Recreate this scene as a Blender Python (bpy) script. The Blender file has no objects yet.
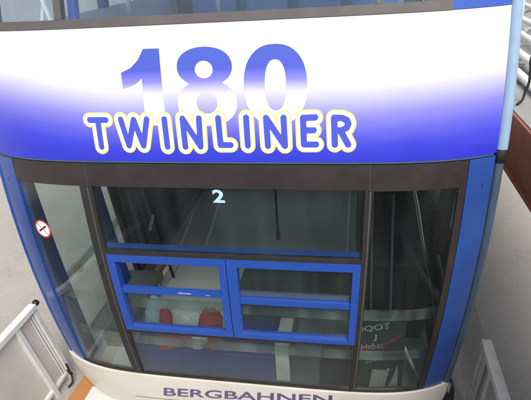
import bpy, bmesh, math, random
from mathutils import Vector, Matrix
random.seed(7)
sc = bpy.context.scene
COL = sc.collection
R = math.radians

# ------------------------------------------------------------------ materials
def new_mat(name):
    m = bpy.data.materials.new(name); m.use_nodes = True
    nt = m.node_tree
    return m, nt, nt.nodes['Principled BSDF']

def node(nt, kind, **kw):
    n = nt.nodes.new(kind)
    for k, v in kw.items():
        if hasattr(n, k): setattr(n, k, v)
        else: n.inputs[k].default_value = v
    return n

def paint(name, col, rough=.35, metal=0., dirt=.12, dirt_col=None, scale=6., coat=0., bump=0., bscale=80., spec=.5):
    """painted or bare surface with patchy grime and uneven gloss"""
    m, nt, b = new_mat(name)
    L = nt.links.new
    tc = node(nt, 'ShaderNodeTexCoord')
    n1 = node(nt, 'ShaderNodeTexNoise'); n1.inputs['Scale'].default_value = scale; n1.inputs['Detail'].default_value = 8; n1.inputs['Roughness'].default_value = .65
    L(tc.outputs['Object'], n1.inputs['Vector'])
    r = node(nt, 'ShaderNodeValToRGB')
    r.color_ramp.elements[0].position = .42; r.color_ramp.elements[0].color = (0, 0, 0, 1)
    r.color_ramp.elements[1].position = .78; r.color_ramp.elements[1].color = (1, 1, 1, 1)
    L(n1.outputs['Fac'], r.inputs['Fac'])
    mul = node(nt, 'ShaderNodeMath', operation='MULTIPLY'); mul.inputs[1].default_value = dirt
    L(r.outputs['Color'], mul.inputs[0])
    mx = node(nt, 'ShaderNodeMix', data_type='RGBA')
    mx.inputs[6].default_value = (*col, 1)
    dc = dirt_col or (col[0]*.35+.02, col[1]*.33+.018, col[2]*.3+.012)
    mx.inputs[7].default_value = (*dc, 1)
    L(mul.outputs[0], mx.inputs[0]); L(mx.outputs[2], b.inputs['Base Color'])
    n2 = node(nt, 'ShaderNodeTexNoise'); n2.inputs['Scale'].default_value = scale*5; n2.inputs['Detail'].default_value = 5
    L(tc.outputs['Object'], n2.inputs['Vector'])
    mr = node(nt, 'ShaderNodeMapRange'); mr.inputs[3].default_value = max(rough-.12, .04); mr.inputs[4].default_value = rough+.14
    L(n2.outputs['Fac'], mr.inputs[0]); L(mr.outputs[0], b.inputs['Roughness'])
    b.inputs['Metallic'].default_value = metal
    b.inputs['Specular IOR Level'].default_value = spec
    b.inputs['Coat Weight'].default_value = coat
    b.inputs['Coat Roughness'].default_value = .12
    if bump:
        n3 = node(nt, 'ShaderNodeTexNoise'); n3.inputs['Scale'].default_value = bscale; n3.inputs['Detail'].default_value = 6
        L(tc.outputs['Object'], n3.inputs['Vector'])
        bp = node(nt, 'ShaderNodeBump'); bp.inputs['Strength'].default_value = bump; bp.inputs['Distance'].default_value = .01
        L(n3.outputs['Fac'], bp.inputs['Height']); L(bp.outputs[0], b.inputs['Normal'])
    return m

def glass(name, tint, ior=1.5, rough=.02, film=0.0):
    """pane: tinted transmission + fresnel reflection, with a faint greasy dust film"""
    m = bpy.data.materials.new(name); m.use_nodes = True
    nt = m.node_tree; nt.nodes.clear(); L = nt.links.new
    out = node(nt, 'ShaderNodeOutputMaterial')
    tr = node(nt, 'ShaderNodeBsdfTransparent'); tr.inputs[0].default_value = (*tint, 1)
    gl = node(nt, 'ShaderNodeBsdfGlossy'); gl.inputs[0].default_value = (1, 1, 1, 1); gl.inputs['Roughness'].default_value = rough
    fr = node(nt, 'ShaderNodeFresnel'); fr.inputs[0].default_value = ior
    ge = node(nt, 'ShaderNodeNewGeometry'); io = node(nt, 'ShaderNodeMapRange')     # the far face of the slab is seen from inside: undo the flip
    io.inputs[3].default_value = ior; io.inputs[4].default_value = 1/ior
    L(ge.outputs['Backfacing'], io.inputs[0]); L(io.outputs[0], fr.inputs[0])
    mx = node(nt, 'ShaderNodeMixShader')
    L(fr.outputs[0], mx.inputs[0]); L(tr.outputs[0], mx.inputs[1]); L(gl.outputs[0], mx.inputs[2])
    last = mx
    if film:
        tc = node(nt, 'ShaderNodeTexCoord'); n = node(nt, 'ShaderNodeTexNoise'); n.inputs['Scale'].default_value = 2.2; n.inputs['Detail'].default_value = 9
        mp = node(nt, 'ShaderNodeMapping'); mp.inputs['Scale'].default_value = (2.6, 1, .5)
        L(tc.outputs['Object'], mp.inputs[0]); L(mp.outputs[0], n.inputs['Vector'])
        mr = node(nt, 'ShaderNodeMapRange'); mr.inputs[1].default_value = .4; mr.inputs[2].default_value = .75; mr.inputs[3].default_value = film*.4; mr.inputs[4].default_value = film*3
        L(n.outputs['Fac'], mr.inputs[0])
        df = node(nt, 'ShaderNodeBsdfDiffuse'); df.inputs[0].default_value = (.42, .47, .45, 1)
        m2 = node(nt, 'ShaderNodeMixShader')
        L(mr.outputs[0], m2.inputs[0]); L(mx.outputs[0], m2.inputs[1]); L(df.outputs[0], m2.inputs[2]); last = m2
    L(last.outputs[0], out.inputs[0])
    return m

def z_gradient(name, stops, rough=.3, slope=True):
    """printed vinyl that fades along the height; on the band the print starts higher near the ends"""
    m, nt, b = new_mat(name); L = nt.links.new
    tc = node(nt, 'ShaderNodeTexCoord'); sx = node(nt, 'ShaderNodeSeparateXYZ'); L(tc.outputs['Object'], sx.inputs[0])
    src = sx.outputs['Z']
    if slope:
        neg = node(nt, 'ShaderNodeMapRange', interpolation_type='SMOOTHSTEP'); neg.inputs[1].default_value = -.55; neg.inputs[2].default_value = -1.75; neg.inputs[3].default_value = 0; neg.inputs[4].default_value = .13
        pos = node(nt, 'ShaderNodeMapRange', interpolation_type='SMOOTHSTEP'); pos.inputs[1].default_value = .8; pos.inputs[2].default_value = 1.75; pos.inputs[3].default_value = 0; pos.inputs[4].default_value = .06
        L(sx.outputs['X'], neg.inputs[0]); L(sx.outputs['X'], pos.inputs[0])
        a = node(nt, 'ShaderNodeMath', operation='ADD'); L(neg.outputs[0], a.inputs[0]); L(pos.outputs[0], a.inputs[1])
        s = node(nt, 'ShaderNodeMath', operation='SUBTRACT'); L(sx.outputs['Z'], s.inputs[0]); L(a.outputs[0], s.inputs[1])
        src = s.outputs[0]
    lo, hi = stops[0][0], stops[-1][0]
    mr = node(nt, 'ShaderNodeMapRange'); mr.inputs[1].default_value = lo; mr.inputs[2].default_value = hi; L(src, mr.inputs[0])
    cr = node(nt, 'ShaderNodeValToRGB'); el = cr.color_ramp.elements
    while len(el) < len(stops): el.new(.5)
    for e, (z, c) in zip(el, stops): e.position = (z-lo)/(hi-lo); e.color = (*c, 1)
    L(mr.outputs[0], cr.inputs[0])
    n1 = node(nt, 'ShaderNodeTexNoise'); n1.inputs['Scale'].default_value = 3; n1.inputs['Detail'].default_value = 7; L(tc.outputs['Object'], n1.inputs['Vector'])
    m3 = node(nt, 'ShaderNodeMapRange'); m3.inputs[1].default_value = .35; m3.inputs[2].default_value = .75; m3.inputs[3].default_value = 1; m3.inputs[4].default_value = .93; L(n1.outputs['Fac'], m3.inputs[0])
    mx = node(nt, 'ShaderNodeMix', data_type='RGBA', blend_type='MULTIPLY'); mx.inputs[0].default_value = 1
    L(cr.outputs[0], mx.inputs[6]); L(m3.outputs[0], mx.inputs[7]); L(mx.outputs[2], b.inputs['Base Color'])
    nw = node(nt, 'ShaderNodeTexNoise'); nw.inputs['Scale'].default_value = 2.6; nw.inputs['Detail'].default_value = 3; L(tc.outputs['Object'], nw.inputs['Vector'])
    bw = node(nt, 'ShaderNodeBump'); bw.inputs['Strength'].default_value = .25; bw.inputs['Distance'].default_value = .03; L(nw.outputs['Fac'], bw.inputs['Height']); L(bw.outputs[0], b.inputs['Normal'])
    b.inputs['Roughness'].default_value = rough; b.inputs['Coat Weight'].default_value = .3; b.inputs['Coat Roughness'].default_value = .15
    return m

def concrete(name, c0, c1, scale=.6, rough=.8):
    m, nt, b = new_mat(name); L = nt.links.new
    tc = node(nt, 'ShaderNodeTexCoord')
    n1 = node(nt, 'ShaderNodeTexNoise'); n1.inputs['Scale'].default_value = scale; n1.inputs['Detail'].default_value = 10; n1.inputs['Roughness'].default_value = .6
    n2 = node(nt, 'ShaderNodeTexNoise'); n2.inputs['Scale'].default_value = 45; n2.inputs['Detail'].default_value = 6
    v = node(nt, 'ShaderNodeTexVoronoi'); v.inputs['Scale'].default_value = 160
    for n in (n1, n2, v): L(tc.outputs['Object'], n.inputs['Vector'])
    mx = node(nt, 'ShaderNodeMix', data_type='RGBA'); mx.inputs[6].default_value = (*c0, 1); mx.inputs[7].default_value = (*c1, 1)
    mr = node(nt, 'ShaderNodeMapRange'); mr.inputs[1].default_value = .35; mr.inputs[2].default_value = .7; L(n1.outputs['Fac'], mr.inputs[0]); L(mr.outputs[0], mx.inputs[0])
    m2 = node(nt, 'ShaderNodeMix', data_type='RGBA', blend_type='MULTIPLY'); m2.inputs[0].default_value = .35
    L(mx.outputs[2], m2.inputs[6]); L(n2.outputs['Fac'], m2.inputs[7]); L(m2.outputs[2], b.inputs['Base Color'])
    n4 = node(nt, 'ShaderNodeTexNoise'); n4.inputs['Scale'].default_value = 2.3; n4.inputs['Detail'].default_value = 12; n4.inputs['Roughness'].default_value = .72; n4.inputs['Distortion'].default_value = .6
    L(tc.outputs['Object'], n4.inputs['Vector'])
    r4 = node(nt, 'ShaderNodeMapRange'); r4.inputs[1].default_value = .52; r4.inputs[2].default_value = .72; r4.inputs[3].default_value = 1; r4.inputs[4].default_value = .85; L(n4.outputs['Fac'], r4.inputs[0])
    bt = node(nt, 'ShaderNodeTexBrick'); bt.offset = 0; bt.inputs['Color1'].default_value = (1, 1, 1, 1); bt.inputs['Color2'].default_value = (.96, .96, .95, 1); bt.inputs['Mortar'].default_value = (.45, .43, .4, 1)
    bt.inputs['Scale'].default_value = 1; bt.inputs['Brick Width'].default_value = 2.4; bt.inputs['Row Height'].default_value = 2.4; bt.inputs['Mortar Size'].default_value = .006; bt.inputs['Mortar Smooth'].default_value = .2
    L(tc.outputs['Object'], bt.inputs['Vector'])
    m4 = node(nt, 'ShaderNodeMix', data_type='RGBA', blend_type='MULTIPLY'); m4.inputs[0].default_value = 1; L(m2.outputs[2], m4.inputs[6]); L(r4.outputs[0], m4.inputs[7])
    m5 = node(nt, 'ShaderNodeMix', data_type='RGBA', blend_type='MULTIPLY'); m5.inputs[0].default_value = .06; L(m4.outputs[2], m5.inputs[6]); L(bt.outputs['Color'], m5.inputs[7]); L(m5.outputs[2], b.inputs['Base Color'])
    b.inputs['Roughness'].default_value = rough; b.inputs['Specular IOR Level'].default_value = .3
    bp = node(nt, 'ShaderNodeBump'); bp.inputs['Strength'].default_value = .15; bp.inputs['Distance'].default_value = .004
    L(v.outputs['Distance'], bp.inputs['Height']); L(bp.outputs[0], b.inputs['Normal'])
    return m

def perforated(name, col, step):
    """sheet metal with a square grid of round punched holes"""
    m, nt, b = new_mat(name); L = nt.links.new
    tc = node(nt, 'ShaderNodeTexCoord'); sx = node(nt, 'ShaderNodeSeparateXYZ'); L(tc.outputs['Object'], sx.inputs[0])
    sq = []
    for ax in ('Y', 'Z'):
        f = node(nt, 'ShaderNodeMath', operation='PINGPONG'); f.inputs[1].default_value = step/2; L(sx.outputs[ax], f.inputs[0])
        d = node(nt, 'ShaderNodeMath', operation='POWER'); d.inputs[1].default_value = 2; L(f.outputs[0], d.inputs[0]); sq.append(d)
    a = node(nt, 'ShaderNodeMath', operation='ADD'); L(sq[0].outputs[0], a.inputs[0]); L(sq[1].outputs[0], a.inputs[1])
    g = node(nt, 'ShaderNodeMath', operation='GREATER_THAN'); g.inputs[1].default_value = (step*.24)**2; L(a.outputs[0], g.inputs[0])
    L(g.outputs[0], b.inputs['Alpha'])
    n1 = node(nt, 'ShaderNodeTexNoise'); n1.inputs['Scale'].default_value = 4; n1.inputs['Detail'].default_value = 8; L(tc.outputs['Object'], n1.inputs['Vector'])
    mx = node(nt, 'ShaderNodeMix', data_type='RGBA'); mx.inputs[6].default_value = (*col, 1); mx.inputs[7].default_value = (col[0]*.7, col[1]*.66, col[2]*.6, 1)
    L(n1.outputs['Fac'], mx.inputs[0]); L(mx.outputs[2], b.inputs['Base Color']); b.inputs['Roughness'].default_value = .5
    return m

M = {}
M['band'] = z_gradient('band_print', [(2.28, (.022, .03, .48)), (2.39, (.036, .044, .56)), (2.48, (.09, .09, .58)), (2.58, (.20, .185, .61)), (2.67, (.40, .385, .66)), (2.76, (.62, .60, .76)), (2.86, (.82, .81, .84)), (3.15, (.84, .84, .85))])
M['digit'] = z_gradient('digit_print', [(2.5, (.84, .84, .85)), (2.66, (.83, .82, .86)), (2.74, (.6, .56, .86)), (2.81, (.2, .19, .7)), (2.88, (.05, .072, .48)), (3.03, (.045, .09, .45))], slope=False)
M['letter'] = paint('letter_blue', (.055, .075, .5), .3, dirt=.05)
M['letter_white'] = paint('letter_white', (.84, .83, .68), .3, dirt=.05)
M['letter_yellow'] = paint('letter_yellow', (.80, .70, .20), .3, dirt=.1)
M['skirt'] = paint('skirt_cream', (.72, .685, .62), .38, dirt=.45, dirt_col=(.48, .41, .33), scale=2.2, coat=.2)
M['skirt_text'] = paint('skirt_text', (.09, .07, .2), .4, dirt=.2, dirt_col=(.3, .28, .34), scale=14)
M['groove'] = paint('groove_grey', (.075, .065, .06), .6)
M['blue_post'] = paint('blue_post', (.020, .068, .28), .3, dirt=.3, dirt_col=(.012, .03, .13), scale=3, coat=.35)
M['navy'] = paint('navy_panel', (.02, .04, .16), .45, dirt=.3, scale=3)
M['blue_frame'] = paint('blue_frame', (.022, .075, .36), .33, dirt=.18, dirt_col=(.02, .05, .3), scale=9, coat=.25)
M['scuff'] = paint('scuffed_paint', (.33, .36, .44), .6, dirt=.6, scale=20)
M['frit'] = paint('dark_band', (.03, .0225, .0215), .34, dirt=.5, dirt_col=(.055, .044, .041), scale=3.5)
M['gasket'] = paint('rubber_gasket', (.017, .015, .0145), .65, dirt=.5, dirt_col=(.04, .035, .033), scale=10)
M['upper_strip'] = paint('grey_strip', (.085, .073, .071), .5, dirt=.5, dirt_col=(.14, .12, .112), scale=5)
M['trim'] = paint('bluegrey_trim', (.25, .36, .49), .32, dirt=.35, dirt_col=(.15, .2, .28), scale=9, coat=.2)
M['trim_low'] = paint('lower_trim', (.06, .09, .14), .4, dirt=.4, scale=9)
M['glass'] = glass('tinted_pane', (.86, .90, .89), film=.007)
M['glass_up'] = glass('clear_pane', (.90, .94, .97), film=.008)
M['glass_hop'] = glass('sash_pane', (.85, .90, .88), film=.012)
M['rail_glass'] = glass('frosted_rail', (.80, .87, .85), film=.16)
M['wall'] = paint('cabin_shell', (.5, .52, .56), .5, dirt=.2)
M['inner_dark'] = paint('inner_dark', (.035, .042, .046), .4, dirt=.4, dirt_col=(.08, .09, .09), scale=4)
M['inner_grey'] = paint('inner_grey', (.10, .115, .115), .4, dirt=.4, scale=4)
M['floor_in'] = paint('cabin_floor', (.47, .48, .465), .5, dirt=.6, dirt_col=(.32, .33, .32), scale=1.6, bump=.15)
M['seam'] = paint('floor_seam', (.9, .9, .88), .5, dirt=.3, scale=12)
M['console'] = paint('console_black', (.014, .016, .018), .4, dirt=.4, dirt_col=(.03, .032, .033), scale=4)
M['black'] = paint('black_rubber', (.012, .012, .013), .5)
M['steel'] = paint('brushed_steel', (.55, .56, .57), .28, metal=1, dirt=.2)
M['red'] = paint('red_cloth', (.30, .03, .035), .8, dirt=.4, scale=14)
M['white_cloth'] = paint('white_cloth', (.42, .44, .45), .85, dirt=.4, scale=14)
M['pale_blue'] = paint('pale_blue', (.28, .38, .48), .45, dirt=.3, scale=4)
M['lining'] = paint('pale_blue_lining', (.27, .48, .74), .5, dirt=.3, scale=4)
M['mid_blue'] = paint('seat_blue', (.15, .30, .55), .5, dirt=.3, scale=4)
M['sticker'] = paint('sticker_white', (.8, .8, .8), .4, dirt=.1)
M['sticker_red'] = paint('sticker_red', (.55, .03, .04), .4, dirt=.1)
M['sticker_cyan'] = paint('sticker_cyan', (.42, .66, .70), .4, dirt=.1)
M['floor'] = concrete('station_concrete', (.53, .495, .455), (.45, .42, .38))
M['floor_edge'] = concrete('edge_concrete', (.43, .40, .36), (.35, .325, .295))
M['wall_st'] = concrete('wall_concrete', (.42, .41, .39), (.34, .335, .32), .4)
M['upper_floor'] = concrete('upper_concrete', (.42, .41, .40), (.36, .35, .34), 1)
M['beam'] = paint('red_oxide_beam', (.36, .115, .068), .45, dirt=.6, dirt_col=(.1, .03, .02), scale=4, bump=.1, bscale=30)
M['orange'] = paint('orange_line', (.52, .22, .07), .6, dirt=.4, dirt_col=(.4, .2, .1), scale=9)
M['plate'] = paint('white_plate', (.8, .8, .78), .45, dirt=.2)
M['white_steel'] = paint('white_steel', (.74, .735, .71), .4, dirt=.35, dirt_col=(.45, .42, .38), scale=7)
M['grey_steel'] = paint('worn_grey_steel', (.46, .45, .42), .5, dirt=.6, dirt_col=(.2, .195, .18), scale=7)
M['mesh_white'] = perforated('perforated_white', (.76, .74, .69), .012)
M['mesh_grey'] = perforated('perforated_grey', (.42, .41, .38), .012)

# ------------------------------------------------------------------ front surface of the cabin
W = 1.75; ZS = 2.3
CW = (-.01675, .01496, 1.00714); CY = (.05543, .12531, .0098)
try:
    CW = CWX; CY = CYX
except NameError: pass
B2, B6 = .009163, .17982
def wz(z):
    t = z-ZS
    if t > 1.0: t = 1.0 + (t-1.0)*.6
    return W*(CW[0]*t*t+CW[1]*t+CW[2])
def yz(z):
    t = z-ZS
    if t > 1.0: return CY[0]+CY[1]+CY[2]+(t-1)*.2
    return CY[0]*t*t+CY[1]*t+CY[2]
def S(u, z):
    return Vector((wz(z)*u, yz(z)+B2*u*u+B6*u**6, z))
def N(u, z):
    e = 1e-3
    n = (S(u+e, z)-S(u-e, z)).cross(S(u, z+e)-S(u, z-e))
    return n.normalized()                      # points towards -y
def SO(u, z, o): return S(u, z)+N(u, z)*o

ROOT = Vector((0, 2.2, 0))
def empty(name, loc):
    o = bpy.data.objects.new(name, None); COL.objects.link(o); o.location = loc; o.empty_display_size = .3
    return o
def tag(o, label, cat, group=None, kind=None):
    if label: o['label'] = label
    if cat: o['category'] = cat
    if group: o['group'] = group
    if kind: o['kind'] = kind
    return o
def world_off(o):
    v = Vector((0, 0, 0))
    while o is not None: v += o.location; o = o.parent
    return v
def build(name, verts, faces, mats, parent=None, smooth=None, fm=None, loc=None):
    """one mesh object; vertices come in world space"""
    off = world_off(parent) if parent else Vector((0, 0, 0))
    if loc is not None: off = off*0 + Vector(loc)
    me = bpy.data.meshes.new(name)
    me.from_pydata([tuple(Vector(v)-off) for v in verts], [], faces)
    for m in (mats if isinstance(mats, (list, tuple)) else [mats]): me.materials.append(m)
    if smooth:
        for i in smooth: me.polygons[i].use_smooth = True
    if fm:
        for i, k in fm.items(): me.polygons[i].material_index = k
    me.validate(); me.update()
    o = bpy.data.objects.new(name, me); COL.objects.link(o)
    if parent: o.parent = parent
    elif loc is not None: o.location = loc
    return o

class MB:
    """mesh collector, world coordinates"""
    def __init__(s): s.v = []; s.f = []; s.sm = []; s.fm = {}
    def add(s, vs, fs, smooth=False, mi=0):
        b = len(s.v); s.v += [Vector(v) for v in vs]
        for f in fs:
            if smooth: s.sm.append(len(s.f))
            if mi: s.fm[len(s.f)] = mi
            s.f.append([i+b for i in f])
    def grid(s, fn, nu, nv, flip=False, smooth=True, mi=0):
        vs = [fn(i/nu, j/nv) for j in range(nv+1) for i in range(nu+1)]
        fs = []
        for j in range(nv):
            for i in range(nu):
                a = j*(nu+1)+i; q = [a, a+1, a+nu+2, a+nu+1]
                fs.append(q[::-1] if flip else q)
        s.add(vs, fs, smooth, mi)
    def shell(s, fn, nu, nv, mi=0):
        """fn(a, b, side) with side 0 front / 1 back: a closed slab"""
        s.grid(lambda a, b: fn(a, b, 0), nu, nv, False, True, mi)
        s.grid(lambda a, b: fn(a, b, 1), nu, nv, True, True, mi)
        s.grid(lambda a, b: fn(a, 0, 1-b), nu, 1, False, False, mi)
        s.grid(lambda a, b: fn(a, 1, b), nu, 1, False, False, mi)
        s.grid(lambda a, b: fn(0, a, b), nv, 1, False, False, mi)
        s.grid(lambda a, b: fn(1, a, 1-b), nv, 1, False, False, mi)
    def patch(s, tl, tr, br, bl, out=0., th=.02, nu=None, nv=None, mi=0):
        """slab lying on the front surface, corners in (u, z)"""
        nu = nu or max(2, int(abs(tr[0]-tl[0])*26)+1); nv = nv or max(2, int(abs(tl[1]-bl[1])*8)+1)
        def fn(a, b, side):
            u = (bl[0]*(1-a)+br[0]*a)*(1-b)+(tl[0]*(1-a)+tr[0]*a)*b
            z = (bl[1]*(1-a)+br[1]*a)*(1-b)+(tl[1]*(1-a)+tr[1]*a)*b
            return SO(u, z, out-side*th)
        s.shell(fn, nu, nv, mi)
    def rect(s, u0, u1, z0, z1, out=0., th=.02, **k):
        s.patch((u0, z1), (u1, z1), (u1, z0), (u0, z0), out, th, **k)
    def box(s, x0, x1, y0, y1, z0, z1, mi=0, bev=0.):
        if bev:
            bm = bmesh.new(); bmesh.ops.create_cube(bm, size=1)
            for v in bm.verts: v.co = Vector((x0+(v.co.x+.5)*(x1-x0), y0+(v.co.y+.5)*(y1-y0), z0+(v.co.z+.5)*(z1-z0)))
            bmesh.ops.bevel(bm, geom=bm.edges[:], offset=bev, segments=2, affect='EDGES', profile=.6)
            bm.verts.index_update()
            s.add([v.co.copy() for v in bm.verts], [[v.index for v in f.verts] for f in bm.faces], False, mi); bm.free(); return
        vs = [(x, y, z) for z in (z0, z1) for y in (y0, y1) for x in (x0, x1)]
        s.add(vs, [(0, 2, 3, 1), (4, 5, 7, 6), (0, 1, 5, 4), (2, 6, 7, 3), (0, 4, 6, 2), (1, 3, 7, 5)], False, mi)
    def bar(s, p, q, w, h, up=(0, 0, 1), bev=.004, mi=0):
        """square-section bar from p to q"""
        p, q = Vector(p), Vector(q); d = (q-p).normalized()
        if abs(d.dot(Vector(up))) > .98: up = (0, 1, 0)
        a = d.cross(Vector(up)).normalized(); b = a.cross(d).normalized()
        prof = [(-w/2+bev, -h/2), (w/2-bev, -h/2), (w/2, -h/2+bev), (w/2, h/2-bev), (w/2-bev, h/2), (-w/2+bev, h/2), (-w/2, h/2-bev), (-w/2, -h/2+bev)]
        vs = [e+a*x+b*y for e in (p, q) for x, y in prof]; n = 8
        fs = [(i, (i+1) % n, n+(i+1) % n, n+i) for i in range(n)]+[tuple(range(n))[::-1], tuple(range(n, 2*n))]
        s.add(vs, fs, False, mi)
    def tube(s, pts, r, n=12, mi=0):
        pts = [Vector(p) for p in pts]; vs = []; ref = None
        for i, p in enumerate(pts):
            d = (pts[min(i+1, len(pts)-1)]-pts[max(i-1, 0)]).normalized()
            if ref is None: ref = d.orthogonal().normalized()
            ref = (ref-d*ref.dot(d)).normalized(); b = d.cross(ref)
            rr = r[i] if isinstance(r, (list, tuple)) else r
            vs += [p+(ref*math.cos(k*2*math.pi/n)+b*math.sin(k*2*math.pi/n))*rr for k in range(n)]
        fs = [(i*n+k, i*n+(k+1) % n, (i+1)*n+(k+1) % n, (i+1)*n+k) for i in range(len(pts)-1) for k in range(n)]
        s.add(vs, fs, True, mi)
        e = (len(pts)-1)*n
        s.add([vs[k] for k in range(n)], [tuple(range(n))[::-1]], False, mi); s.add([vs[e+k] for k in range(n)], [tuple(range(n))], False, mi)
    def build(s, name, mats, parent=None, loc=None):
        return build(name, s.v, s.f, mats, parent, s.sm, s.fm, loc)

def spline(pts, n=6):
    P = [Vector(p) for p in pts]; out = []
    for i in range(len(P)-1):
        a, b, c, d = P[max(i-1, 0)], P[i], P[i+1], P[min(i+2, len(P)-1)]
        for k in range(n):
            t = k/n
            out.append(.5*((2*b)+(c-a)*t+(2*a-5*b+4*c-d)*t*t+(3*b-3*c+d-a)*t**3))
    out.append(P[-1]); return out

# ------------------------------------------------------------------ printed shapes (filled contour of a distance field), laid on the surface
def contour_mesh(field, x0, x1, z0, z1, step, out, name, mat, parent, mapping=None):
    nx = int((x1-x0)/step)+1; nz = int((z1-z0)/step)+1
    F = [[field(x0+i*step, z0+j*step) for i in range(nx+1)] for j in range(nz+1)]
    idx = {}; vs = []; fs = []
    def vert(key, x, z):
        if key not in idx:
            idx[key] = len(vs); vs.append(mapping(x, z) if mapping else SO(x/W, z, out))
        return idx[key]
    for j in range(nz):
        for i in range(nx):
            c = [(i, j), (i+1, j), (i+1, j+1), (i, j+1)]; v = [F[b][a] for a, b in c]
            if all(t > 0 for t in v): continue
            poly = []
            for k in range(4):
                a, b = c[k], c[(k+1) % 4]; fa, fb = v[k], v[(k+1) % 4]
                if fa <= 0: poly.append(vert(('c',)+a, x0+a[0]*step, z0+a[1]*step))
                if (fa <= 0) != (fb <= 0):
                    t = fa/(fa-fb); lo, hi = min(a, b), max(a, b)
                    poly.append(vert(('e', lo, hi), x0+(a[0]+(b[0]-a[0])*t)*step, z0+(a[1]+(b[1]-a[1])*t)*step))
            if len(poly) >= 3: fs.append(poly)
    o = build(name, vs, fs, mat, parent, smooth=range(len(fs)))
    return o
def seg_d(px, pz, a, b):
    ax, az = a; bx, bz = b; dx, dz = bx-ax, bz-az; l = dx*dx+dz*dz
    t = 0 if l == 0 else max(0, min(1, ((px-ax)*dx+(pz-az)*dz)/l))
    return math.hypot(px-ax-t*dx, pz-az-t*dz)
def poly_d(px, pz, P):
    d = 1e9; ins = False
    for i in range(len(P)):
        a, b = P[i], P[(i+1) % len(P)]; d = min(d, seg_d(px, pz, a, b))
        if (a[1] > pz) != (b[1] > pz) and px < (b[0]-a[0])*(pz-a[1])/(b[1]-a[1])+a[0]: ins = not ins
    return -d if ins else d
def sup_e(px, pz, cx, cz, a, b, n=2.):
    return ((abs((px-cx)/a)**n+abs((pz-cz)/b)**n)**(1/n)-1)*min(a, b)

def text_mesh(body, corners, out, name, mat, parent, bold=.0, cell=.02, mapping=None, shear=0.):
    """built-in font outline mapped onto a (u, z) quadrilateral TL TR BR BL of the front surface"""
    cu = bpy.data.curves.new('txt', 'FONT'); cu.body = body; cu.offset = bold; cu.resolution_u = 4; cu.shear = shear
    to = bpy.data.objects.new('txt', cu); COL.objects.link(to)
    bpy.context.view_layer.update()
    dg = bpy.context.evaluated_depsgraph_get(); me = bpy.data.meshes.new_from_object(to.evaluated_get(dg))
    bpy.data.objects.remove(to); bpy.data.curves.remove(cu)
    bm = bmesh.new(); bm.from_mesh(me); bpy.data.meshes.remove(me)
    xs = [v.co.x for v in bm.verts]; ys = [v.co.y for v in bm.verts]; X0, X1, Y0, Y1 = min(xs), max(xs), min(ys), max(ys)
    n = max(1, int(1/cell))
    for k in range(1, n):
        bmesh.ops.bisect_plane(bm, geom=bm.verts[:]+bm.edges[:]+bm.faces[:], plane_co=(X0+(X1-X0)*k/n, 0, 0), plane_no=(1, 0, 0))
    bm.verts.index_update(); tl, tr, br, bl = corners; vs = []
    for v in bm.verts:
        a = (v.co.x-X0)/(X1-X0); b = (v.co.y-Y0)/(Y1-Y0)
        p = [(bl[i]*(1-a)+br[i]*a)*(1-b)+(tl[i]*(1-a)+tr[i]*a)*b for i in range(len(tl))]
        vs.append(mapping(p) if mapping else SO(p[0], p[1], out))
    fs = [[v.index for v in f.verts] for f in bm.faces]; bm.free()
    return build(name, vs, fs, mat, parent)

# ================================================================== THE CABIN
car = empty('cable_car', ROOT)
tag(car, 'white and blue double-deck aerial cable car cabin with big front windows, docked between platforms', 'cable car')

# --- printed band between the decks
m = MB(); m.rect(-.99, .992, 2.3, 3.145, .0, .05, nu=64, nv=20)
band = m.build('front_panel', M['band'], car)
m = MB(); m.rect(-.975, .98, 2.2905, 2.2995, .003, .03, nu=64, nv=2); m.build('lower_edge', M['trim_low'], band)  # thin grey-blue strip stands for the highlight along the seam

dg_ = []
one = [(-.246*W, 3.011), (-.186*W, 3.011), (-.184*W, 2.54), (-.262*W, 2.54), (-.2605*W, 2.836), (-.28*W, 2.808), (-.305*W, 2.788), (-.337*W, 2.772), (-.339*W, 2.872), (-.30*W, 2.90), (-.27*W, 2.945)]
contour_mesh(lambda x, z: poly_d(x, z, one), -.36*W, -.16*W, 2.52, 3.03, .0075, .0012, 'digit', M['digit'], band)
def eight(x, z):
    o = min(sup_e(x, z, -.0245*W, 2.895, .1005*W, .116, 2.15), sup_e(x, z, -.0215*W, 2.675, .1095*W, .14, 2.15))
    h = min(sup_e(x, z, -.0265*W, 2.878, .0325*W, .052), sup_e(x, z, -.0225*W, 2.675, .039*W, .064))
    return max(o, -h)
contour_mesh(eight, -.16*W, .12*W, 2.52, 3.03, .0075, .0012, 'digit', M['digit'], band)
def zero(x, z):
    return max(sup_e(x, z, .2255*W, 2.775, .1105*W, .237, 2.3), -sup_e(x, z, .2265*W, 2.775, .037*W, .15, 2.4))
contour_mesh(zero, .10*W, .35*W, 2.52, 3.03, .0075, .0012, 'digit', M['digit'], band)

LET = {
 'T': [[(-.486, 2.578), (-.42, 2.578)], [(-.453, 2.578), (-.453, 2.398)]],
 'W': [[(-.36, 2.58), (-.3395, 2.408), (-.3085, 2.578), (-.281, 2.408), (-.257, 2.58)]],
 'I': [[(-.1885, 2.58), (-.1865, 2.40)]],
 'N': [[(-.1165, 2.40), (-.1185, 2.583), (-.058, 2.402), (-.0565, 2.583)]],
 'L': [[(.0155, 2.583), (.0185, 2.412), (.056, 2.412)]],
 'i': [[(.118, 2.584), (.120, 2.408)]],
 'n': [[(.1935, 2.406), (.19, 2.581), (.255, 2.406), (.252, 2.581)]],
 'E': [[(.3625, 2.581), (.3205, 2.579), (.323, 2.415), (.3655, 2.415)], [(.322, 2.503), (.357, 2.503)]],
 'R': [[(.431, 2.413), (.4275, 2.577), (.455, 2.575), (.471, 2.562), (.476, 2.540), (.471, 2.516), (.455, 2.502), (.432, 2.498)], [(.450, 2.498), (.477, 2.413)]],
}
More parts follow.
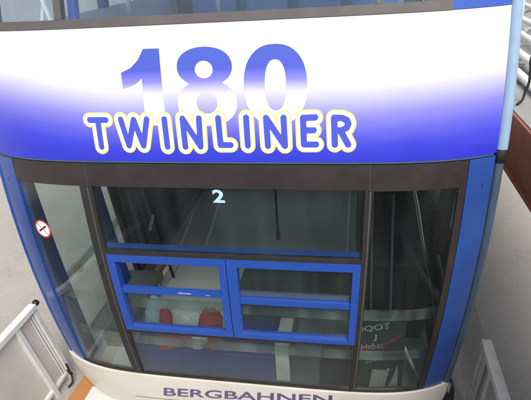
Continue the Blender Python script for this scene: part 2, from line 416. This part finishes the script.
def letter_field(strokes):
    sg = [((a[0]*W, a[1]), (b[0]*W, b[1])) for s in strokes for a, b in zip(s, s[1:])]
    return lambda x, z: min(seg_d(x, z, a, b) for a, b in sg)
for k, st in LET.items():
    us = [p[0]*W for s in st for p in s]; f = letter_field(st); x0, x1 = min(us)-.07, max(us)+.07
    lt = contour_mesh(lambda x, z: f(x, z)-.049, x0, x1, 2.33, 2.65, .006, .002, 'letter', M['letter_yellow'], band)
    contour_mesh(lambda x, z: f(x, z)-.039, x0, x1, 2.33, 2.65, .006, .0028, 'letter_border', M['letter_white'], lt)
    contour_mesh(lambda x, z: f(x, z)-.0195, x0, x1, 2.33, 2.65, .0055, .0036, 'letter_fill', M['letter'], lt)

# --- corners
for s in (-1, 1):
    m = MB()
    u = (lambda a: sorted((s*.895, s*a)))
    a, b = u(.988); m.rect(a, b, .39, 2.284, .004, .06, nu=6, nv=14)
    m.build('corner_post', M['blue_post'], car)
    m = MB(); m.tube([S(s*1.006, z)+Vector((s*.004, .014, 0)) for z in [.36+.11*i for i in range(18)]], .03 if s > 0 else .02, 14); m.build('corner_trim', M['trim_low' if s > 0 else 'blue_post'], car)
    m = MB(); m.tube([S(s*1.006, z)+Vector((s*.006, .012, 0)) for z in [2.315+.1*i for i in range(24)]], .038, 14); m.build('corner_trim', M['trim'], car)
    m = MB(); m.tube([S(s*1.006, z)+Vector((s*.005, .013, 0)) for z in (2.228, 2.235, 2.305, 2.3145)], [.03, .037, .037, .033], 14); m.build('trim_joint', M['black'], car)
    a, b = sorted((s*(.80 if s > 0 else .9005), s*.992)); m = MB(); m.rect(a, b, 3.148, 4.5, 0, .06, nu=6, nv=10); m.build('upper_corner_post', M['blue_frame'], car)

# --- upper windows
m = MB(); m.rect(-.90, .80, 3.147, 3.2, .006, .05, nu=50, nv=2); m.build('window_strip', M['upper_strip'], car)
for a, b in ((-.578, -.549), (.561, .577)):
    m = MB(); m.rect(a, b, 3.2005, 4.4, .008, .05, nu=2, nv=8); m.build('upper_mullion', M['upper_strip'], car)
for a, b in ((-.898, -.579), (-.548, .560), (.578, .798)):
    m = MB(); m.rect(a, b, 3.2005, 4.4, -.004, .01, nv=8); m.build('upper_pane', M['glass_up'], car)
m = MB(); m.rect(-.80, .80, 4.402, 4.5, 0, .05, nv=2); m.build('upper_header', M['upper_strip'], car)
m = MB(); m.rect(-.545, -.515, 3.15, 4.4, -.06, .05, nu=2, nv=6); m.build('inner_post', M['blue_post'], car)

# --- lower windows
m = MB(); m.rect(-.893, -.546, 2.118, 2.284, .002, .02, nv=2); m.rect(-.541, .5545, 2.118, 2.284, .002, .02, nv=2); m.rect(.5585, .893, 2.112, 2.284, .002, .02, nv=2)
m.build('dark_header', M['frit'], car)
m = MB(); m.rect(.868, .893, .40, 2.1115, .002, .02); m.build('dark_edge', M['frit'], car)
for a, b in ((-.5795, -.5275), (.542, .568)):
    m = MB()
    m.rect(a, b, .395, 2.1175, .006, .05, nu=2, nv=12)
    k = a+(b-a)*.62; m.rect(k, k+.006, .40, 2.11, .0085, .004, nu=2, nv=12, mi=1)
    k = -.5455 if a < 0 else .555; m.rect(k, k+.003, 2.119, 2.283, -.001, .01, nu=2, nv=2, mi=1)
    m.build('mullion', [M['gasket'], M['groove']], car)
for (a, b, c, d) in ((-.893, -.580, .40, 2.1175), (.5685, .8675, .40, 2.1115), (-.527, .5415, 1.618, 2.1175), (-.527, .5415, .40, .862)):
    m = MB(); m.rect(a, b, c, d, -.006, .008, nv=10); m.build('glass_pane', M['glass'], car)
m = MB(); m.rect(-.527, .5415, 1.588, 1.6175, .004, .05, nv=2); m.rect(-.527, .5415, .863, .893, .004, .05, nv=2); m.build('window_gasket', M['gasket'], car)
m = MB(); m.rect(-.525, .54, 1.625, 1.652, -.03, .03, nv=2); m.build('inner_rail', M['blue_post'], car)
m = MB(); m.rect(-.99, .985, .38, .398, .003, .04, nu=60, nv=2); m.build('sill_seal', M['gasket'], car)

# hopper windows: outer frame, sash bar, lower pane; the upper half stands open
def hopper(uL, uR, zT, zB, lT, rT, rB, lB, wl, wr, barz, scuffs):
    m = MB(); o, th = .014, .06
    m.rect(uL, uR, zT-.058, zT, o, th, nv=2)
    m.rect(uL, uR, zB, zB+.036, o, th, nv=2)
    m.rect(uL, uL+wl, zB+.0362, zT-.0582, o, th, nu=3, nv=8)
    m.rect(uR-wr, uR, zB+.0362, zT-.0582, o, th, nu=3, nv=8)
    f = m.build('hopper_window', M['blue_frame'], car)
    bv = f.modifiers.new('b', 'BEVEL'); bv.width = .005; bv.segments = 2; bv.limit_method = 'ANGLE'; bv.angle_limit = R(50)
    a, b = uL+wl+.0005, uR-wr-.0005
    m = MB(); m.rect(a, b, barz-.045, barz, .002, .04, nv=2)
    s = m.build('sash_bar', M['blue_frame'], f)
    bv = s.modifiers.new('b', 'BEVEL'); bv.width = .006; bv.segments = 2; bv.limit_method = 'ANGLE'; bv.angle_limit = R(50)
    for (x0, x1, z0, z1) in scuffs:
        ph = random.uniform(0, 6)
        contour_mesh(lambda x, z: sup_e(x, z, (x0+x1)/2*W, (z0+z1)/2, (x1-x0)/2*W, (z1-z0)/2)+.0018*math.sin(x*90+ph), x0*W-.02, x1*W+.02, z0-.012, z1+.012, .004, .0032, 'scuff', M['scuff'], s)
    m = MB(); m.rect(a, b, zB+.037, barz-.0455, -.02, .008); m.build('pane', M['glass_hop'], f)
    return f, a, b
h1, a1, b1 = hopper(-.527, -.002, 1.5875, .894, 0, 0, 0, 0, .034, .032, 1.296, [(-.235, -.165, 1.270, 1.283), (-.12, -.085, 1.267, 1.273)])
h2, a2, b2 = hopper(.0015, .5415, 1.5875, .894, 0, 0, 0, 0, .044, .030, 1.256, [])
m = MB(); m.rect(a2, b2, 1.262, 1.30, -.03, .02, nv=2); m.build('inner_sash_edge', M['trim_low'], h2)
m = MB(); m.rect(a2, b2, 1.3005, 1.529, -.03, .008); m.build('pane', M['glass_hop'], h2)

# --- skirt
m = MB()
def skirt_fn(a, b, side):
    u = -1.02+2.035*a; z = -.07+.45*b
    return SO(u, z, .022-.02*(1-b)**2-.05*side+.012*math.sin(b*math.pi))
m.shell(skirt_fn, 64, 8)
skirt = m.build('skirt', M['skirt'], car)
def on_skirt(p, o=.0015):
    b = (p[1]+.07)/.45
    return SO(p[0], p[1], .022-.02*(1-b)**2+.012*math.sin(b*math.pi)+o)
text_mesh('BERGBAHNEN', [(-.428, .262), (.462, .352), (.464, .258), (-.446, .152)], 0, 'lettering', M['skirt_text'], skirt, bold=.018, cell=.012, mapping=on_skirt)
m = MB()
m.grid(lambda a, b: on_skirt((-.63+a*1.1, .083+a*.075+b*.007), .0012), 40, 1); m.build('pinstripe', M['groove'], skirt)
m = MB(); m.box(1.60, 1.70, .17, .30, .02, .30, bev=.02); bump_ = m.build('bumper', M['black'], car)
m = MB(); m.tube([(1.645, .15, .29), (1.65, .15, .38)], .011, 10); m.build('bumper_pin', M['steel'], bump_)

# --- sticker "2" on the centre pane
text_mesh('2', [(-.03, 2.112), (.017, 2.108), (.019, 2.018), (-.027, 2.018)], .0015, 'number_sticker', M['sticker_cyan'], car, bold=.03, cell=.2)

# --- side walls (follow the barrel profile), windows, doors
YF, YB = .235, 4.45
def side_slab(s, y0, y1, z0, z1, inset=0., th=.05, name='side_wall', mat=None, parent=None):
    m = MB()
    def fn(a, b, side):
        z = z0+(z1-z0)*b; y = y0+(y1-y0)*a
        if y0 < .5: y += max(yz(z), 0)*(1 if y1 < 1 else 1-a)
        return Vector((s*(wz(z)*1.0-inset-th*side), y, z))
    m.shell(fn, 2, max(2, int((z1-z0)*6)))
    return m.build(name, mat, parent or car)
for s in (-1, 1):
    side_slab(s, YF, YB, -.05, .30, name='side_wall', mat=M['wall'])
    side_slab(s, YF, YB, 2.12, 3.10, name='side_wall', mat=M['wall'])
    side_slab(s, YF, YB, 4.30, 4.50, name='side_wall', mat=M['wall'])
    side_slab(s, YF, .33, .301, 2.119, .0, .08, 'side_pillar', M['navy' if s < 0 else 'console'])
    m = MB()
    m.grid(lambda a, b: Vector((s*(wz(.301+1.818*b)-.125), .325-.20*a, .301+1.818*b)), 1, 10, s > 0, False)
    m.grid(lambda a, b: Vector((s*(wz(.301+1.818*b)-.125+.0449*a), .325, .301+1.818*b)), 1, 10, s < 0, False)
    m.grid(lambda a, b: Vector((s*(wz(.301+1.818*b)-.125+.0449*a), .125, .301+1.818*b)), 1, 10, s > 0, False)
    m.build('corner_jamb', M['navy' if s < 0 else 'console'], car)
    side_slab(s, 1.13, 1.29, .301, 2.119, .0, .08, 'side_pillar', M['blue_post' if s < 0 else 'console'])
    side_slab(s, YF, .40, 3.101, 4.299, .0, .08, 'side_pillar', M['blue_post'])
    side_slab(s, 2.2, 2.3, 3.101, 4.299, .0, .08, 'side_pillar', M['blue_post'])
    side_slab(s, 4.30, YB, .301, 2.119, .0, .08, 'side_pillar', M['navy'])
    if s < 0:
        side_slab(s, .331, 1.129, .301, 2.119, .02, .008, 'side_pane', M['glass'])
        side_slab(s, 1.291, 1.52, .301, 2.119, .02, .008, 'side_pane', M['glass'])
    else:
        side_slab(s, .331, 1.129, 1.25, 2.119, .02, .008, 'side_pane', M['glass'])
        side_slab(s, .331, 1.129, .301, 1.249, .0, .05, 'darkening_panel', M['console'])  # black panels added instead of glass to darken the right side
        side_slab(s, 1.291, 1.52, .301, 2.119, .0, .05, 'darkening_panel', M['console'])
    side_slab(s, .401, 2.199, 3.101, 4.299, .02, .008, 'side_pane', M['glass_up'])
    side_slab(s, 2.301, YB, 3.101, 4.299, .02, .008, 'side_pane', M['glass_up'])
    # folded door leaves: ribbed dark panels
    d = side_slab(s, 1.521, 2.42, .301, 2.119 if s < 0 else 1.2, .0, .06, 'door', M['console'])
    if s > 0: side_slab(s, 1.521, 2.42, 1.2005, 2.119, .02, .008, 'added_door_pane', M['glass'], d)  # glazing added to let daylight into the lower deck
    for k in range(5):
        y = 1.56+k*.17
        side_slab(s, y, y+.045, .34, 2.10 if s < 0 else 1.19, .0605, .03, 'door_rib', (M['inner_grey'] if k % 2 else M['inner_dark']) if s < 0 else M['console'], d)
    d = side_slab(s, 2.425, 4.299, .301, 1.08, .0, .06, 'door', M['console'])
    side_slab(s, 2.425, 4.299, 1.0805, 2.119, .02, .008, 'added_door_pane', M['glass'], d)  # unseen upper glazing, added to brighten the cabin floor
    side_slab(s, 1.505, 4.29, .22, .30, .06, .05, 'door_track', M['inner_grey'])
m = MB(); m.bar((-1.56, 2.02, .62), (-1.545, 2.13, .73), .03, .03); m.tube([(-1.56, 2.0, .6), (-1.56, 2.03, .6)], .022); m.build('door_latch', M['sticker'], car)
m = MB(); m.box(-1.70, 1.70, YB-.05, YB, -.05, .4); m.box(-1.70, 1.70, YB-.05, YB, 2.1, 3.1); m.box(-1.70, 1.70, YB-.05, YB, 4.3, 4.5)
m.box(-1.70, -1.6, YB-.05, YB, .4, 2.1); m.box(1.6, 1.70, YB-.05, YB, .4, 2.1); m.build('rear_wall', M['inner_grey'], car)
m = MB(); m.box(-1.599, 1.599, YB-.03, YB-.02, .401, 2.099); m.build('rear_pane', M['glass'], car)  # unseen lower pane, enlarged to let light in from behind
m = MB(); m.box(-1.69, 1.69, YB-.03, YB-.02, 3.101, 4.299); m.build('rear_pane', M['glass_up'], car)
def plan_slab(z0, z1, inset, name, mat, yfront=.02):
    m = MB()
    def fn(a, b, side):
        z = z1 if side == 0 else z0; u = -1+2*a
        f = S(u*.97, (z0+z1)/2)
        return Vector((f.x, (f.y+inset)*(1-b)+(YB-.055)*b, z))
    m.shell(fn, 24, 3); return m.build(name, mat, car)
plan_slab(.02, .10, .05, 'cabin_floor', M['floor_in'])
plan_slab(2.14, 2.30, .07, 'upper_deck', M['wall'])
plan_slab(4.5, 4.58, .0, 'roof', M['wall'])
for (p, q) in (((-1.60, 4.15), (-1.36, 2.2)), ((-1.235, 4.11), (-1.03, 2.3)), ((.783, 4.27), (.80, 1.6))):
    m = MB(); m.bar((p[0], p[1], .104), (q[0], q[1], .104), .034, .008, bev=.002); m.build('floor_strip', M['seam'], car)
# no-smoking disc on the left pane
def on_glass(o): return lambda x, z: SO(x/W, z, o)
SX, SZ = -.822*W, 1.742
sg_ = contour_mesh(lambda x, z: math.hypot(x-SX, z-SZ)-.074, SX-.09, SX+.09, SZ-.09, SZ+.09, .006, -.004, 'no_smoking_sign', M['sticker'], car)
contour_mesh(lambda x, z: abs(math.hypot(x-SX, z-SZ)-.0685)-.006, SX-.09, SX+.09, SZ-.09, SZ+.09, .004, -.0032, 'red_ring', M['sticker_red'], sg_)
contour_mesh(lambda x, z: seg_d(x, z, (SX-.038, SZ-.022), (SX+.036, SZ+.026))-.006, SX-.09, SX+.09, SZ-.09, SZ+.09, .004, -.0028, 'cigarette', M['black'], sg_)
contour_mesh(lambda x, z: seg_d(x, z, (SX-.042, SZ+.045), (SX+.042, SZ-.045))-.003, SX-.09, SX+.09, SZ-.09, SZ+.09, .004, -.0024, 'red_bar', M['sticker_red'], sg_)

# --- inside the lower deck: rails, strap, poles, consoles
m = MB()
for z in (1.0, .56):
    pass
def rail(z, h, name, ext):
    m = MB()
    m.shell(lambda a, b, side: S(-.93+1.86*a, z)+Vector((0, .13+.02*side, -h/2+h*b)), 40, 2)
    r = m.build(name, M['rail_glass'], car)
    if ext:
        m = MB(); m.bar((-1.60, .36, z), (-1.60, 1.45, z), .02, h); m.build('rail_return', M['rail_glass'], r)
        m = MB(); m.bar((1.60, .36, z), (1.60, .9, z), .02, h); m.build('rail_return', M['rail_glass'], r)
rail(1.05, .085, 'grab_rail', True)
rail(.645, .075, 'grab_rail', False)
m = MB(); m.bar((.284, .5, 2.145), (.284, .5, 1.50), .018, .010); m.bar((.284, .5, 1.50), (.284, .5, 1.43), .036, .022, bev=.008); m.build('hanging_strap', M['black'], car)
pts = spline([(1.315, .6, 2.13), (1.317, .6, 1.867), (1.349, .6, 1.717), (1.383, .6, 1.544), (1.418, .6, 1.365), (1.474, .6, 1.132), (1.547, .6, .797), (1.58, .6, .5)])
m = MB(); m.tube(pts, .014); m.build('curved_pole', M['steel'], car)
m = MB(); m.tube(spline([(1.25, .3, .80), (1.296, .3, .602), (1.361, .3, .427), (1.454, .3, .226)]), [.008]*8+[.014]*11); m.build('curved_pole', M['sticker'], car)
m = MB(); m.tube([(1.02, .9, 2.14), (1.05, .9, .1)], .012); m.tube([(1.18, .7, 1.75), (1.22, .7, .1)], .01); m.build('grab_pole', M['inner_grey'], car)
m = MB(); m.box(-1.62, -1.22, .50, 1.45, .32, .40, bev=.02); b_ = m.build('side_bench', M['inner_grey'], car)
for y in (.55, 1.36):
    m = MB(); m.box(-1.58, -1.26, y, y+.04, .10, .319); m.build('bench_leg', M['steel'], b_)
# dark control console block along the right side
m = MB(); m.box(.90, 1.58, .95, 4.2, .10, .95, bev=.03); con = m.build('console', M['console'], car)
m = MB(); m.box(.98, 1.46, 2.4, 4.1, .95, 1.75, bev=.04); m.build('console_cabinet', M['console'], con)
m = MB(); m.bar((.895, .93, .955), (.895, 4.2, .955), .015, .015); m.build('console_edge', M['inner_grey'], con)

# --- upper deck furnishing seen through the upper panes
m = MB(); m.box(-1.45, 1.45, YB-.09, YB-.055, 2.32, 3.08); m.build('rear_lining', M['lining'], car)
for k in range(4):
    x = -1.35+k*.7
    m = MB(); m.box(x, x+.62, 3.75, 4.2, 2.32, 2.74, bev=.05); s = m.build('seat', M['mid_blue'], car)
    m = MB(); m.box(x+.02, x+.6, 4.1, 4.3, 2.745, 3.15, bev=.06); m.build('seat_back', M['mid_blue'], s)
m = MB(); m.box(-1.3, 1.35, .50, .66, 2.95, 3.145, bev=.02); m.build('window_ledge', M['lining'], car)
for (p, q) in (((-1.55, .8, 3.05), (-1.40, .95, 3.75)), ((-1.56, .95, 3.7), (-1.30, .78, 3.06)), ((-1.5, .75, 3.55), (-1.38, .75, 3.0))):
    m = MB(); m.bar(p, q, .035, .02); m.build('window_brace', M['sticker'], car)
for x, y in ((-.35, 1.7), (-1.15, 1.6)):
    m = MB(); m.tube([(x, y, 2.3), (x, y, 4.5)], .02); m.build('upper_pole', M['steel'], car)

# ================================================================== things inside the lower deck
bx = empty('storage_box', (-.30, .38, .10))
tag(bx, 'long navy storage box under the red and white cloths behind the lower front pane', 'box')
m = MB(); m.box(-1.0, .24, .17, .62, .10, .46, bev=.012); m.build('box_body', M['navy'], bx)
m = MB(); m.box(-1.01, .245, .16, .63, .462, .495, bev=.01); m.build('lid', M['navy'], bx)
pn = MB(); pn.box(.255, .372, .17, .55, .10, .60, bev=.008)
tag(pn.build('locker', M['grey_steel'], None, (.31, .36, .10)), 'narrow pale grey upright locker between the navy and the dark box', 'locker')
db = empty('equipment_case', (.63, .4, .10))
tag(db, 'dark charcoal equipment case behind the lower front pane beside the narrow grey locker', 'case')
m = MB(); m.box(.39, .88, .17, .62, .10, .56, bev=.015); m.build('case_body', M['inner_dark'], db)
m = MB(); m.box(.42, .86, .20, .58, .562, .60, bev=.015); m.build('lid', M['inner_grey'], db)

def cloth(name, cx, cy, z, sx, sy, h, mat, lab, seed, grp=None):
    rnd = random.Random(seed); ph = [rnd.uniform(0, 6.28) for _ in range(6)]
    m = MB()
    def fn(a, b):
        th = a*2*math.pi; r = math.sin(b*math.pi*.5)
        hh = math.cos(b*math.pi*.5)
        wob = 1+.14*math.sin(3*th+ph[0])+.09*math.sin(5*th+ph[1])
        x = cx+sx*r*wob*math.cos(th); y = cy+sy*r*wob*math.sin(th)
        fold = abs(math.sin(x*26+7*math.sin(y*15+ph[4])+ph[2]))+.5*abs(math.sin(y*47+5*math.sin(x*21+ph[5])+ph[3]))
        zz = z+h*hh*(.72+.30*fold)
        return Vector((x, y, zz))
    m.grid(fn, 72, 26, True)
    m.add([fn(k/72, 1) for k in range(72)], [tuple(range(72))])
    o = m.build(name, mat, None, (cx, cy, z)); tag(o, lab, 'cloth', grp); return o
cloth('folded_cloth', -.66, .27, .497, .17, .10, .10, M['red'], 'red bundled cloth at the front of the navy box, largest of the red ones', 1)
cloth('folded_cloth', -.43, .27, .497, .07, .08, .10, M['white_cloth'], 'crumpled white cloth near the front edge between two red bundles', 2)
cloth('folded_cloth', -.28, .28, .497, .08, .09, .09, M['red'], 'small red bundled cloth at the right end of the row on the navy box', 3)
cloth('folded_cloth', -.93, .55, .497, .09, .10, .22, M['pale_blue'], 'tall pale blue bundle at the far left end of the navy box', 4)
cloth('folded_cloth', -.60, .53, .497, .18, .10, .16, M['white_cloth'], 'broad white bundle behind the largest red cloth on the navy box', 5)
cloth('folded_cloth', -.79, .46, .497, .06, .06, .20, M['red'], 'small red bundle beside the tall pale blue bundle', 6)
cloth('folded_cloth', -.37, .48, .497, .12, .09, .20, M['red'], 'rounded red bundle behind the crumpled white cloth', 7)
cloth('folded_cloth', -.20, .47, .497, .06, .09, .24, M['pale_blue'], 'pale blue bundle near the right end of the navy box', 8)

# hose / handle hooked on the left wall, seen through the open hopper
m = MB(); m.tube(spline([(-1.45, 1.9, .35), (-1.43, 1.78, .62), (-1.38, 1.66, .70), (-1.28, 1.62, .60), (-1.24, 1.66, .40), (-1.22, 1.7, .14)]), .014)
tag(m.build('hose', M['black'], None, (-1.35, 1.75, .11)), 'black hose arched near the left door inside the cabin', 'hose')
for k in range(3):
    m = MB(); x = -1.50+k*.085; m.bar((x, 1.2, .125), (x+.06, 2.0, .125), .045, .03)
    tag(m.build('plank', M[('beam', 'white_steel', 'grey_steel')[k]], None, (x+.03, 1.6, .105)), ('brown plank on the cabin floor nearest the left door', 'white plank on the cabin floor between the brown and grey ones', 'grey plank on the cabin floor furthest from the left door')[k], 'plank', 'planks on the cabin floor')

m = MB(); m.box(-.42, .88, .75, 2.15, .101, .112, bev=.003)  # dark sheet added so the floor looks darker through the right window
tag(m.build('dark_sheet', M['inner_dark'], None, (.2, 1.4, .101)), 'dark sheet added on the cabin floor to darken the view through the right opening window', 'mat')
# poster board leaning behind the right pane
po = empty('poster', (1.1, .17, .10))
tag(po, 'dark poster with white lettering and a red stroke leaning behind the lower right pane', 'poster')
def on_poster(p, d=0.):
    return Vector((p[0], .145+.02*p[1]+.10*(p[0]-.93)+.04-d, p[1]))
m = MB(); m.shell(lambda a, b, s: on_poster((.925+.37*a, .13+.84*b), 0)+Vector((0, .012*s, 0)), 4, 6); m.build('board', M['inner_dark'], po)
def pt(t, q, mat, d=.002, bold=.02): return text_mesh(t, q, 0, 'lettering', mat, po, bold=bold, cell=.3, mapping=lambda p: on_poster(p, d))
grey = paint('poster_grey', (.30, .31, .30), .6, dirt=.6, scale=30)
redp = paint('poster_red', (.22, .03, .04), .6, dirt=.4, scale=30)
pt('IQOT', [(.955, .845), (1.17, .885), (1.18, .815), (.955, .785)], grey)
pt('J', [(1.05, .77), (1.075, .77), (1.075, .70), (1.045, .70)], grey)
pt('Haber', [(.955, .665), (1.14, .70), (1.14, .64), (.955, .60)], grey)
pt('2001', [(.99, .52), (1.11, .56), (1.11, .51), (.985, .465)], grey)
m = MB(); m.add([on_poster(p, .002) for p in ((.945, .585), (1.12, .645), (1.25, .73), (1.25, .76), (1.12, .675), (.945, .61))], [(0, 1, 2, 3, 4, 5)]); m.build('red_stroke', redp, po)
for P in ([(1.02, .16), (1.11, .16), (1.16, .40), (1.05, .41), (1.03, .26)], [(1.15, .17), (1.26, .17), (1.25, .46), (1.20, .28)], [(1.11, .16), (1.14, .16), (1.19, .42), (1.165, .42)]):
    m = MB(); m.add([on_poster(p, .002) for p in P], [tuple(range(len(P)))]); m.build('printed_shape', grey, po)

# ================================================================== the station
def struct(o): o['kind'] = 'structure'; return o
m = MB(); m.box(-60, 60, -60, 60, -.30, -.10); struct(m.build('floor', M['floor']))
m = MB(); m.box(1.62, 2.19, .25, 8, -.0999, -.094); struct(m.build('floor_strip', M['floor_edge']))
m = MB(); m.add([(-1.70, .42, -.095), (-1.545, .42, -.095), (-1.56, -1.6, -.095), (-1.725, -1.6, -.095)], [(0, 3, 2, 1)]); struct(m.build('floor_marking', M['orange']))
m = MB(); m.box(-1.54, .6, -1.4, .20, -.0999, -.085); struct(m.build('threshold_plate', M['plate']))
m = MB(); m.box(2.07, 3.7, -2.3, 12, 1.95, 2.30); m.box(-7, 9, -18, -2.301, 1.95, 2.30); up = struct(m.build('upper_platform_and_shade_slab', M['upper_floor']))  # second box is unseen, added to shade the ground mirrored in the panes
m = MB(); m.box(2.045, 2.0695, -2.3, 12, 1.885, 2.292, bev=.006); m.box(2.02, 2.06, -2.3, 12, 1.87, 1.884)
tag(m.build('edge_beam', M['beam'], None, (2.06, 3, 1.87)), 'long red-brown steel beam along the edge of the upper platform', 'beam')
m = MB(); m.box(-14, 16, 12, 12.3, -.3, 6)
tag(m.build('station_wall', M['wall_st'], None, (0, 12.1, -.1)), 'plain beige concrete wall at the back of the station', 'wall')

# platform barriers on both sides of the cabin nose
def barrier(s, name, steel, mesh, lab, xt, grp):
    X = s*1.83
    r = empty(name, (X, 0, -.10)); tag(r, lab, 'barrier', grp)
    def P(y, h, dx=0.):                                     # leaning frame: foot .2 m further in than the head
        return Vector((X+dx, y+dy-.21*h, -.10+h))
    T = 1.0
    dy = -.07 if s > 0 else 0
    m = MB(); m.bar(P(.335, T), P(-2.2, T), .068, .055); m.build('top_rail', steel, r)
    for y in (.31, .06, -.75, -1.5):
        m = MB(); m.bar(P(y, T-.029), P(y, 0), .055, .05, up=(0, 1, 0)); m.build('upright', steel, r)
    m = MB(); m.bar(P(.28, .1), P(-2.2, .1), .04, .04); m.build('bottom_rail', steel, r)
    m = MB(); m.bar(P(.268, T-.06, -s*.005), P(.268, .14, -s*.005), .012, .02, up=(0, 1, 0)); m.bar(P(.235, T-.09, -s*.005), P(.235, .14, -s*.005), .012, .012, up=(0, 1, 0)); m.build('panel_edge', steel, r)
    for y0, y1 in ((.285, .085), (.035, -.725), (-.775, -1.475)):
        m = MB(); dx = s*.012
        m.add([P(y0, .12, dx), P(y1, .12, dx), P(y1, T-.03, dx), P(y0, T-.03, dx)], [(0, 1, 2, 3)])
        o = m.build('mesh_panel', mesh, r); so = o.modifiers.new('s', 'SOLIDIFY'); so.thickness = .002
    if s < 0:
        m = MB(); m.tube([P(.36, T+.0), P(.375, T+.005), P(.395, T+.005)], [.02, .03, .026]); m.build('end_cap', M['black'], r)
    m = MB(); m.tube(spline([P(.30, .22, -s*.035), P(.27, .13, -s*.06), P(.28, .09, -s*.05), P(.22, .04, -s*.08), P(.16, .02, -s*.06)]), .010); m.bar(P(.285, .15, -s*.03), P(.275, .08, -s*.06), .03, .018); m.build('latch', M['black'], r)
    return r
barrier(-1, 'platform_barrier', M['white_steel'], M['mesh_white'], 'white framed perforated barrier on the platform left of the cabin nose', 0, 'platform barriers')
barrier(1, 'platform_barrier', M['grey_steel'], M['mesh_grey'], 'worn grey framed barrier on the platform right of the cabin nose', 0, 'platform barriers')

# upper platform: white slatted rack, column, bent rod
rk = empty('slatted_rack', (2.7, 2.9, 2.30)); tag(rk, 'low white slatted rack lying on the upper platform behind the red-brown beam', 'rack')
for k, (x, z) in enumerate(((2.36, 2.345), (2.52, 2.40), (2.70, 2.47), (2.90, 2.53), (3.14, 2.60))):
    m = MB(); m.bar((x+.08, 5.5, z), (x-.03, 1.0, z), .085, .05, bev=.012); m.build('slat', M['white_steel'], rk)
for y in (1.4, 2.6, 3.8, 5.0):
    m = MB(); m.bar((2.30, y, 2.315), (3.3, y, 2.315), .05, .028); m.bar((2.3, y, 2.33), (3.25, y, 2.56), .02, .03); m.build('bearer', M['grey_steel'], rk)
m = MB(); m.box(2.88, 3.02, 4.6, 4.74, 2.30, 5.2, bev=.015); c0 = empty('steel_column', (2.95, 4.67, 2.30)); tag(c0, 'white steel column standing on the upper platform right of the cabin', 'column')
m.build('shaft', M['white_steel'], c0)
m = MB(); m.box(2.82, 3.08, 4.54, 4.8, 2.3005, 2.32, bev=.004); m.build('base_plate', M['grey_steel'], c0)
m = MB(); m.tube(spline([(2.28, 1.3, 2.78), (2.20, 1.3, 2.66), (2.205, 1.3, 2.56), (2.21, 1.3, 2.46), (2.194, 1.3, 2.39), (2.175, 1.28, 2.325), (2.12, 1.2, 2.315)]), .010)
tag(m.build('bent_rod', M['black'], None, (2.17, 1.28, 2.302)), 'thin dark bent rod standing at the edge of the upper platform', 'rod')
# small orange bucket beyond the left side window
bk = MB(); bk.tube([(-2.70, 2.03, -.10), (-2.70, 2.03, .02)], [.045, .06], 20)
tag(bk.build('bucket', M['orange'], None, (-2.70, 2.03, -.10)), 'small orange bucket on the floor, seen through the left pane', 'bucket')

# ================================================================== camera and light
cam = bpy.data.cameras.new('Camera'); co = bpy.data.objects.new('Camera', cam); COL.objects.link(co)
fwd = Vector((-.18165, .87901, -.44084)); rt = Vector((.983167, .171298, -.063561)); upv = Vector((-.019645, .444968, .895331))
mt = Matrix((rt, upv, -fwd)).transposed().to_4x4(); mt.translation = Vector((.90724, -2.91304, 3.49548))
co.matrix_world = mt
cam.sensor_fit = 'HORIZONTAL'; cam.sensor_width = 36; cam.lens = 36*500/531; cam.clip_end = 500; cam.clip_start = .05
sc.camera = co

EL, AZ = 48, 158          # sun elevation, compass azimuth it comes from (x = sin, y = cos)
w = bpy.data.worlds.new('World'); sc.world = w; w.use_nodes = True
nt = w.node_tree; bg = nt.nodes['Background']
sky = nt.nodes.new('ShaderNodeTexSky'); sky.sky_type = 'NISHITA'; sky.sun_disc = False
sky.sun_elevation = R(EL); sky.sun_rotation = R(AZ); sky.altitude = 2000; sky.dust_density = 2.0
hs = nt.nodes.new('ShaderNodeHueSaturation'); hs.inputs['Saturation'].default_value = .45
nt.links.new(sky.outputs[0], hs.inputs['Color']); nt.links.new(hs.outputs[0], bg.inputs[0]); bg.inputs[1].default_value = .095
sun = bpy.data.lights.new('Sun', 'SUN'); sun.energy = 2.0; sun.angle = R(28); sun.color = (1, .95, .87)
so = bpy.data.objects.new('Sun', sun); COL.objects.link(so)
dv = Vector((math.sin(R(AZ))*math.cos(R(EL)), math.cos(R(AZ))*math.cos(R(EL)), math.sin(R(EL))))
so.rotation_euler = dv.to_track_quat('Z', 'Y').to_euler(); so.location = (0, 0, 20)
sc.view_settings.view_transform = 'Standard'; sc.view_settings.look = 'None'; sc.view_settings.gamma = 1; sc.view_settings.exposure = 1.15
